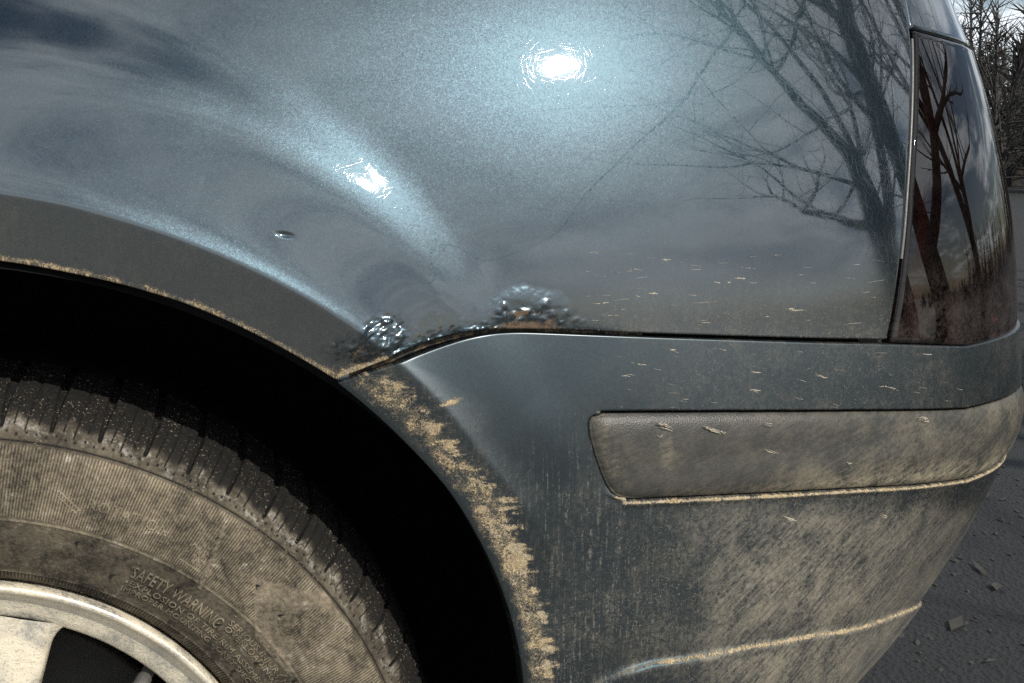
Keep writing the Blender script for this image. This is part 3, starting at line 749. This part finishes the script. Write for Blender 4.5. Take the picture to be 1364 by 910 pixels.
seg = []
Rm = lambda x, y: (cxs+x*math.cos(R(33))-y*math.sin(R(33)), cys+x*math.sin(R(33))+y*math.cos(R(33)))
mt_ = [(-24, 20), (-20, -2), (-14, -9), (-9, -3), (0, -20), (8, -4), (13, -9), (20, -1), (24, 20), (-24, 20)]
seg += [(Rm(*a), Rm(*b)) for a, b in zip(mt_, mt_[1:])]
for k in range(6):
    a = R(60*k+30); e = (11*math.sin(a), 6-11*math.cos(a)); seg.append((Rm(0, 6), Rm(*e)))
    for s_ in (-1, 1):
        p1 = (7*math.sin(a), 6-7*math.cos(a)); p2 = (p1[0]+4*math.sin(a+s_*.9), p1[1]-4*math.cos(a+s_*.9)); seg.append((Rm(*p1), Rm(*p2)))
bars('mountain_snowflake_mark', seg, .0011, .0007)

# rubber vent hairs left from moulding
M_HAIR = simple('vent_hair_rubber', (.010, .010, .010), .7)
def hair(px, ln, lean):
    f, r = at(px, 0.003); p = wpt(np.array(r), np.array(R(f)), np.array(tyre_y(r)))
    d = -IN*.75+AX*lean[0]+ZA*lean[1]; d = d/np.linalg.norm(d)
    e1 = np.cross(d, [0, 0, 1.]); e1 /= np.linalg.norm(e1); e2 = np.cross(d, e1)
    V, F = [], []
    for k, (t_, rd) in enumerate(((-.1, .0009), (.45, .0007), (1.0, .0004))):
        for j in range(6):
            a = j*math.pi/3; V.append(p+d*ln*t_+rd*(math.cos(a)*e1+math.sin(a)*e2))
    for k in range(2):
        for j in range(6):
            F.append([k*6+j, k*6+(j+1) % 6, k*6+6+(j+1) % 6, k*6+6+j])
    F += [[12, 13, 14, 15], [12, 15, 16, 17]]
    raw_mesh('vent_hair', np.array(V), np.array(F), M_HAIR, wheel, base=WB)
for px, ln, lean in [((102, 722), .006, (.5, .3)), ((146, 771), .008, (.5, .35)), ((236, 783), .007, (.5, .3)), ((288, 834), .008, (.5, .3)), ((341, 776), .005, (.4, .1)),
                     ((371, 816), .005, (.6, .3)), ((340, 885), .007, (.5, .3)), ((224, 838), .006, (.5, .2)), ((76, 780), .006, (.4, .5)), ((390, 905), .006, (.5, .3)), ((310, 902), .007, (.4, .3))]:
    hair(px, ln, lean)

# alloy rim
def rim_mat():
    m, t = mat('dusty_alloy'); tc = t.n('ShaderNodeTexCoord').outputs['Object']
    f1 = t.noise(tc, 420, 5, .7, .3); f2 = t.noise(tc, 45, 4, .6, .5); f3 = t.noise(tc, 130, 4, .6, .8)
    met = t.pbsdf(Base_Color=(.52, .50, .46, 1), Metallic=.75, Roughness=.38, Coat_Weight=.4, Normal=t.bump(f1, .0002))
    dc = t.mixc(f2, (.66, .58, .43, 1), (.80, .71, .55, 1)); dc = t.mixc(t.ss(f1, .52, .66), dc, (.46, .39, .28, 1))
    d = t.pbsdf(Base_Color=dc, Roughness=.8, Normal=t.bump(t.m('ADD', f1, f3), .0007))
    fac = t.m('MULTIPLY', t.ss(t.m('ADD', f1, f2), .75, 1.15), .8)
    t.out(t.mixs(fac, met, d)); return m
M_RIM = rim_mat()
ph = np.radians(np.linspace(0, 359, 360))
prof = [(.2000, .0330), (.2012, .0240), (.2020, .0175), (.2014, .0140), (.2000, .0128), (.1980, .0132), (.1962, .0152), (.1950, .0185), (.1900, .0215), (.1830, .0240), (.1775, .0258), (.1755, .0285), (.1748, .0340), (.1745, .05), (.172, .18), (.198, .19)]
V = np.stack([wpt(r, ph, y) for r, y in prof], 1); F = [grid_faces(360, len(prof), True)]; VS = [V.reshape(-1, 3)]; base_n = V.shape[0]*V.shape[1]
SP = 7; ph0 = 16.5
for k in range(SP):
    a0 = R(ph0+k*360/SP); rr_ = np.linspace(.03, .1765, 40)
    hw = .0205+.010*np.exp(-(.1765-rr_)/.006)+.006*np.exp(-(rr_-.03)/.02)
    c = np.array([-1, -1, -.97, -.88, -.6, 0, .6, .88, .97, 1, 1]); yy = np.array([.030, .012, .004, .001, 0, -.001, 0, .001, .004, .012, .030])
    rg, cg3 = np.meshgrid(rr_, c, indexing='ij'); xl = hw[:, None]*cg3
    y_ = .0262-.012*np.exp(-(rg-.03)/.06)*.6+yy[None]
    rad_ = np.hypot(rg, xl); an = a0+np.arctan2(xl, rg)
    VS.append(wpt(rad_, an, y_).reshape(-1, 3)); f_ = grid_faces(40, len(c)); F.append(f_+base_n); base_n += 40*len(c)
hub = [(.0, .012), (.028, .012), (.034, .015), (.05, .018), (.058, .022), (.06, .06)]
Vh = np.stack([wpt(r, ph[::6], y) for r, y in hub], 1); F.append(grid_faces(60, len(hub), True)+base_n); VS.append(Vh.reshape(-1, 3))
raw_mesh('rim', np.concatenate(VS), np.concatenate(F), M_RIM, wheel, base=WB)
M_STEEL = simple('brake_steel', (.02, .019, .018), .7, metal=.3)
V = np.stack([wpt(r, ph[::4], y) for r, y in [(.0, .10), (.14, .10), (.142, .103), (.142, .125), (.0, .126)]], 1)
raw_mesh('brake_disc', V.reshape(-1, 3), grid_faces(90, 5, True), M_STEEL, wheel, base=WB)
# valve stem with knurled cap
f, r = at((193, 905), .03)
c0 = wpt(np.array(r), np.array(R(f)), np.array(.034)); a = np.linspace(0, 2*math.pi, 49)[:-1]
rad_ax = wpt(np.array(1.), np.array(R(f)), np.array(0.))-WHEEL
dv = -IN*.8-rad_ax*.55; dv /= np.linalg.norm(dv); e1 = np.cross(dv, [0, 0, 1.]); e1 /= np.linalg.norm(e1); e2 = np.cross(dv, e1)
rows = []
for t_, rd, kn_ in ((-.03, .0045, 0), (.0, .0045, 0), (.001, .0052, 1), (.010, .0050, 1), (.0115, .0040, 0), (.012, .0, 0)):
    rk = rd+(.0003*np.sign(np.sin(a*16)) if kn_ else 0); rows.append(c0+dv*t_+np.outer(np.cos(a)*rk, e1)+np.outer(np.sin(a)*rk, e2))
V = np.stack(rows, 1); raw_mesh('valve_cap', V.reshape(-1, 3), grid_faces(48, 6, True), simple('valve_plastic', (.06, .055, .05), .6), wheel, base=WB)

# ------------------------------------------------------------------ splashes of dried mud on the rear corner
M_SPLASH = simple('dried_splash', (.40, .355, .28), .9, bump_scale=700, bump_d=.0008, vary=.25)
bm = bmesh.new()
def fleck(px, ln, wd_, ang_, dfun, off):
    if wd_ > 1.9:
        for k in range(int(wd_*1.5)):
            o = (rng.random()-.5)*wd_*1.1; sh = (rng.random()-.5)*ln*.5
            a = R(ang_); streak((px[0]+sh*math.cos(a)-o*math.sin(a), px[1]+sh*math.sin(a)+o*math.cos(a)), ln*rng.uniform(.3, .75), rng.uniform(.8, 1.7), ang_+rng.normal(0, 5), dfun, off)
    else: streak(px, ln, wd_, ang_, dfun, off)
def streak(px, ln, wd_, ang_, dfun, off):
    a = R(ang_); n = 12; pts = []
    for i in range(n):
        t_ = -1+2*i/(n-1); wv_ = wd_*(.12+.88*max(0, 1-abs((t_-.35)/1.36)**1.6))*(.55+.5*rng.random())
        x0, y0 = px[0]+t_*ln/2*math.cos(a), px[1]+t_*ln/2*math.sin(a)+1.2*wd_*.25*math.sin(t_*3+px[0])+rng.normal(0, .12)
        pts += [(x0+math.sin(a)*wv_/2, y0-math.cos(a)*wv_/2), (x0, y0), (x0-math.sin(a)*wv_/2, y0+math.cos(a)*wv_/2)]
    u, z = inv(pts, dfun); P, N = surf(u, z, dfun, off)
    h = np.tile([-.00012, .00016, -.00012], n)*(.5+rng.random(3*n)); P = P+N*h[:, None]
    vs = [bm.verts.new(p) for p in P]
    for i in range(n-1):
        for j in range(2):
            if rng.random() < .86: bm.faces.new([vs[i*3+j], vs[i*3+3+j], vs[i*3+4+j], vs[i*3+1+j]])
for px, ln, wd_, an in [((895, 467), 17, 2.6, 18), ((1007, 497), 24, 2.4, 14), ((1003, 520), 20, 2.2, 6), ((1098, 503), 26, 2.2, 18), ((1185, 517), 28, 2.4, 12), ((1234, 472), 14, 1.6, 8), ((850, 485), 22, 1.2, 10), ((1048, 690), 30, 3.6, 30), ((1177, 687), 12, 4, 30), ((833, 501), 12, 1.4, 8), ((962, 466), 10, 1.2, 8)]:
    fleck(px, ln, wd_, an, d_bumper, -.00015)
for px, ln, wd_, an in [((880, 565), 28, 6, 22), ((947, 570), 34, 5.5, 22), ((1020, 564), 18, 3, 10), ((1022, 599), 24, 2.6, 24), ((1223, 557), 26, 5, 14), ((875, 579), 10, 2.6, 10), ((1126, 615), 8, 3, 0)]:
    fleck(px, ln, wd_, an, d_bumper, -.0041)
for px, ln, wd_, an in [((888, 347), 16, 2.4, 8), ((986, 372), 20, 3.0, 4), ((970, 377), 8, 2, 0), ((955, 376.5), 8, 1.6, 0), ((869, 391), 18, 2.8, 2), ((1057, 412), 28, 3.2, 6), ((850, 395), 8, 2, 20), ((800, 404), 22, 1.4, -3), ((1022, 422), 6, 2, 0), ((940, 430), 14, 1.2, 3)]:
    fleck(px, ln, wd_, an, d_panel, -.00015)
for i in range(46):
    x, y = rng.uniform(770, 1175), 0; y = rng.uniform(335, 436)
    streak((x, y), rng.uniform(5, 24), rng.uniform(.35, .8), rng.normal(2, 4), d_panel, -.0001)
for i in range(34):
    streak((rng.uniform(760, 1280), rng.uniform(468, 545)), rng.uniform(4, 16), rng.uniform(.35, .8), rng.normal(12, 6), d_bumper, -.0001)
sp_ = bm_mesh('dried_mud_splashes', bm, M_SPLASH, car); sp_['kind'] = 'stuff'

# ------------------------------------------------------------------ ground
def ground_mat():
    m, t = mat('dark_asphalt'); tc = t.n('ShaderNodeTexCoord').outputs['Object']
    a = t.noise(tc, 70, 6, .7); b = t.noise(tc, 1.3, 4); v = t.n('ShaderNodeTexVoronoi', i_Vector=tc, i_Scale=110.0)
    c = t.mixc(a, (.004, .0042, .0045, 1), (.016, .016, .0165, 1)); sy = t.n('ShaderNodeSeparateXYZ', i_Vector=tc).outputs[1]
    c = t.mixc(t.m('MULTIPLY', t.ss(t.m('ADD', sy, b), .7, .0), .9), c, (.43, .42, .39, 1)); c = t.mixc(t.m('MULTIPLY', b, .2), c, (.022, .020, .018, 1))  # pale ground on the near side, out of view, added to brighten lip reflections
    t.out(t.pbsdf(Base_Color=c, Roughness=.9, Normal=t.bump(t.m('ADD', v.outputs['Distance'], a), .006))); return m
M_GROUND = ground_mat()
GZ = WHEEL[2]-.3285*KS
V = [(-400, -400, GZ), (400, -400, GZ), (400, 400, GZ), (-400, 400, GZ)]
g_ = raw_mesh('ground', np.array(V, float), np.array([[0, 1, 2, 3]]), M_GROUND, None, base=None, smooth_=False); g_['kind'] = 'structure'
M_STONE = simple('gravel_stone', (.03, .029, .028), .9, bump_scale=300, vary=.5)
V, F = [], []; ico = bmesh.new(); bmesh.ops.create_icosphere(ico, subdivisions=1, radius=1); iv = np.array([v.co for v in ico.verts]); ifc = np.array([[v.index for v in f.verts] for f in ico.faces]); ico.free()
cnt = 0
for i in range(5200):
    x, y = rng.uniform(.1, 2.6), rng.uniform(.1, 3.6)
    s_ = .002+.006*rng.random()**3; v_ = iv*(1+.35*rng.normal(size=(12, 1)))*np.array([1, .6+.4*rng.random(), .55])*s_; th = rng.uniform(0, 6.28)
    v_ = np.c_[v_[:, 0]*math.cos(th)-v_[:, 1]*math.sin(th), v_[:, 0]*math.sin(th)+v_[:, 1]*math.cos(th), v_[:, 2]]
    V.append(v_+[x, y, GZ+s_*.2]); F.append(ifc+cnt); cnt += 12
st_ = raw_mesh('gravel', np.concatenate(V), np.concatenate(F), M_STONE, None, base=None, smooth_=False)
tag(st_, 'dark loose grit lying on the asphalt behind the bumper', 'gravel', kind='stuff')
bm = bmesh.new()
for i in range(120):
    x, y = rng.uniform(.2, 2.4), rng.uniform(.3, 3.2); th = rng.uniform(0, 6.28); l_, w_ = rng.uniform(.012, .04), rng.uniform(.004, .014)
    c_, s_ = math.cos(th), math.sin(th); tl = rng.normal(0, .002, 4)
    ps = [(-l_, 0, 0), (0, -w_, .001), (l_, 0, .002), (0, w_, .001)]
    vs = [bm.verts.new((x+a*c_-b*s_, y+a*s_+b*c_, GZ+.004+h+abs(t_))) for (a, b, h), t_ in zip(ps, tl)]
    bm.faces.new(vs[:3]); bm.faces.new([vs[0], vs[2], vs[3]])
lf = bm_mesh('leaf_litter', bm, simple('dead_leaf', (.035, .030, .023), .9, vary=.5), None, base=None)
tag(lf, 'scattered dead leaf scraps on the ground behind the bumper', 'leaf litter', kind='stuff')

# ------------------------------------------------------------------ bare trees mirrored in the paint
M_BARK = simple('grey_bark', (.075, .062, .05), .95, bump_scale=25, bump_d=.02, vary=.4)
def bare_tree(loc, hgt, r0, seed, lean, label):
    rg = random.Random(seed); V, F = [], []
    TV = [[], []]; TF = [[], []]; TC = [0, 0]
    def tube(pts, rs, k):
        n = 7 if rs[0] > .02 else 4
        rows = []
        for i, (p, r) in enumerate(zip(pts, rs)):
            d = (pts[min(i+1, len(pts)-1)]-pts[max(i-1, 0)]).normalized()
            e1 = d.orthogonal().normalized(); e2 = d.cross(e1)
            rows.append([p+(e1*math.cos(j*2*math.pi/n)+e2*math.sin(j*2*math.pi/n))*r for j in range(n)])
        b = TC[k]
        for row in rows: TV[k].extend(row)
        for i in range(len(rows)-1):
            for j in range(n): TF[k].append((b+i*n+j, b+i*n+(j+1) % n, b+(i+1)*n+(j+1) % n, b+(i+1)*n+j))
        TC[k] += n*len(rows)
    def grow(p, d, ln, r, lv):
        n = 6; pts = [p]; rs = [r]; q_ = p.copy(); dd = d.copy()
        for i in range(n):
            dd = (dd+Vector((rg.gauss(0, .12), rg.gauss(0, .12), rg.gauss(.03, .08)))).normalized()
            q_ = q_+dd*ln/n; pts.append(q_.copy()); rs.append(r*(1-.5*(i+1)/n))
        tube(pts, rs, 0 if lv == 0 else 1)
        if lv >= 4 or r < .004: return
        for k in range(rg.randint(2, 4) if lv < 3 else 3):
            i = rg.randint(2, n); sd = Vector((rg.gauss(0, 1), rg.gauss(0, 1), rg.gauss(.35, .5))).normalized()
            grow(pts[i], (dd*.6+sd*.8).normalized(), ln*rg.uniform(.5, .75), rs[i]*rg.uniform(.5, .72), lv+1)
        grow(pts[-1], dd, ln*.7, rs[-1], lv+1)
    grow(Vector((0, 0, -.1)), Vector(lean).normalized(), hgt*.42, r0, 0)
    t = empty('bare_tree', loc); tag(t, label, 'tree', 'bare trees around the lot')
    for nm, k in (('trunk', 0), ('crown', 1)):
        raw_mesh(nm, np.array([tuple(v) for v in TV[k]]), np.array(TF[k]), M_BARK, t, base=None)
    return t
def pol(az, dist): return (math.sin(R(az))*dist, -math.cos(R(az))*dist, GZ)
bare_tree(pol(84.5, 5.0), 9.5, .22, 3, (-.04, -.42, 1), 'bare tree with thick leaning trunk nearest the rear bumper')
bare_tree(pol(93, 5.2), 9.5, .25, 11, (.02, -.20, 1), 'bare stout tree with the widest trunk behind the tail light')
bare_tree(pol(86, 5.6), 8.5, .08, 5, (.02, -.06, 1), 'bare sapling with the thinnest trunk between two stout trees')
bare_tree(pol(108, 6.5), 10.0, .16, 23, (.0, -.1, 1), 'bare tall tree farthest off behind the rear of the car')

# far-off leafless wood round the lot, reads as one mass
V, F = [], []; cnt = 0
def stick(p, q_, w0):
    global cnt
    d = q_-p; sd = np.cross(d, rng.normal(size=3)); sd /= np.linalg.norm(sd); s2 = np.cross(d, sd); s2 /= np.linalg.norm(s2)
    V.extend([p+sd*w0, p-sd*w0*.5+s2*w0*.87, p-sd*w0*.5-s2*w0*.87, q_]); F.extend([[cnt, cnt+1, cnt+3], [cnt+1, cnt+2, cnt+3], [cnt+2, cnt, cnt+3]]); cnt += 4
for i in range(620):
    back = i < 230
    az = rng.uniform(135, 205) if back else rng.uniform(-40, 135); dist = rng.uniform(22, 36)
    h_ = dist*(rng.uniform(.09, .17) if back else .025+(.02 if az < 100 else .11)*rng.random()**1.6); b = np.array(pol(az, dist)); t_ = b+[rng.normal(0, .2), rng.normal(0, .2), h_]
    stick(b, t_, rng.uniform(.07, .17))
    for k in range(150 if back else 60):
        f_ = rng.uniform(.08, .95); p = b+(t_-b)*f_; r_ = h_*.36*(1.1-f_)+.25
        stick(p, p+np.array([rng.normal(0, r_*.6), rng.normal(0, r_*.6), abs(rng.normal(.35, .35))*r_*1.5]), rng.uniform(.008, .03))
wd_o = raw_mesh('far_wood', np.array(V), np.array(F), simple('far_wood_twigs', (.040, .036, .032), .95, bump_scale=4, bump_d=.05, vary=.5), None, base=None, smooth_=False)
tag(wd_o, 'distant brown leafless wood lining the far edge of the lot', 'wood', kind='stuff')
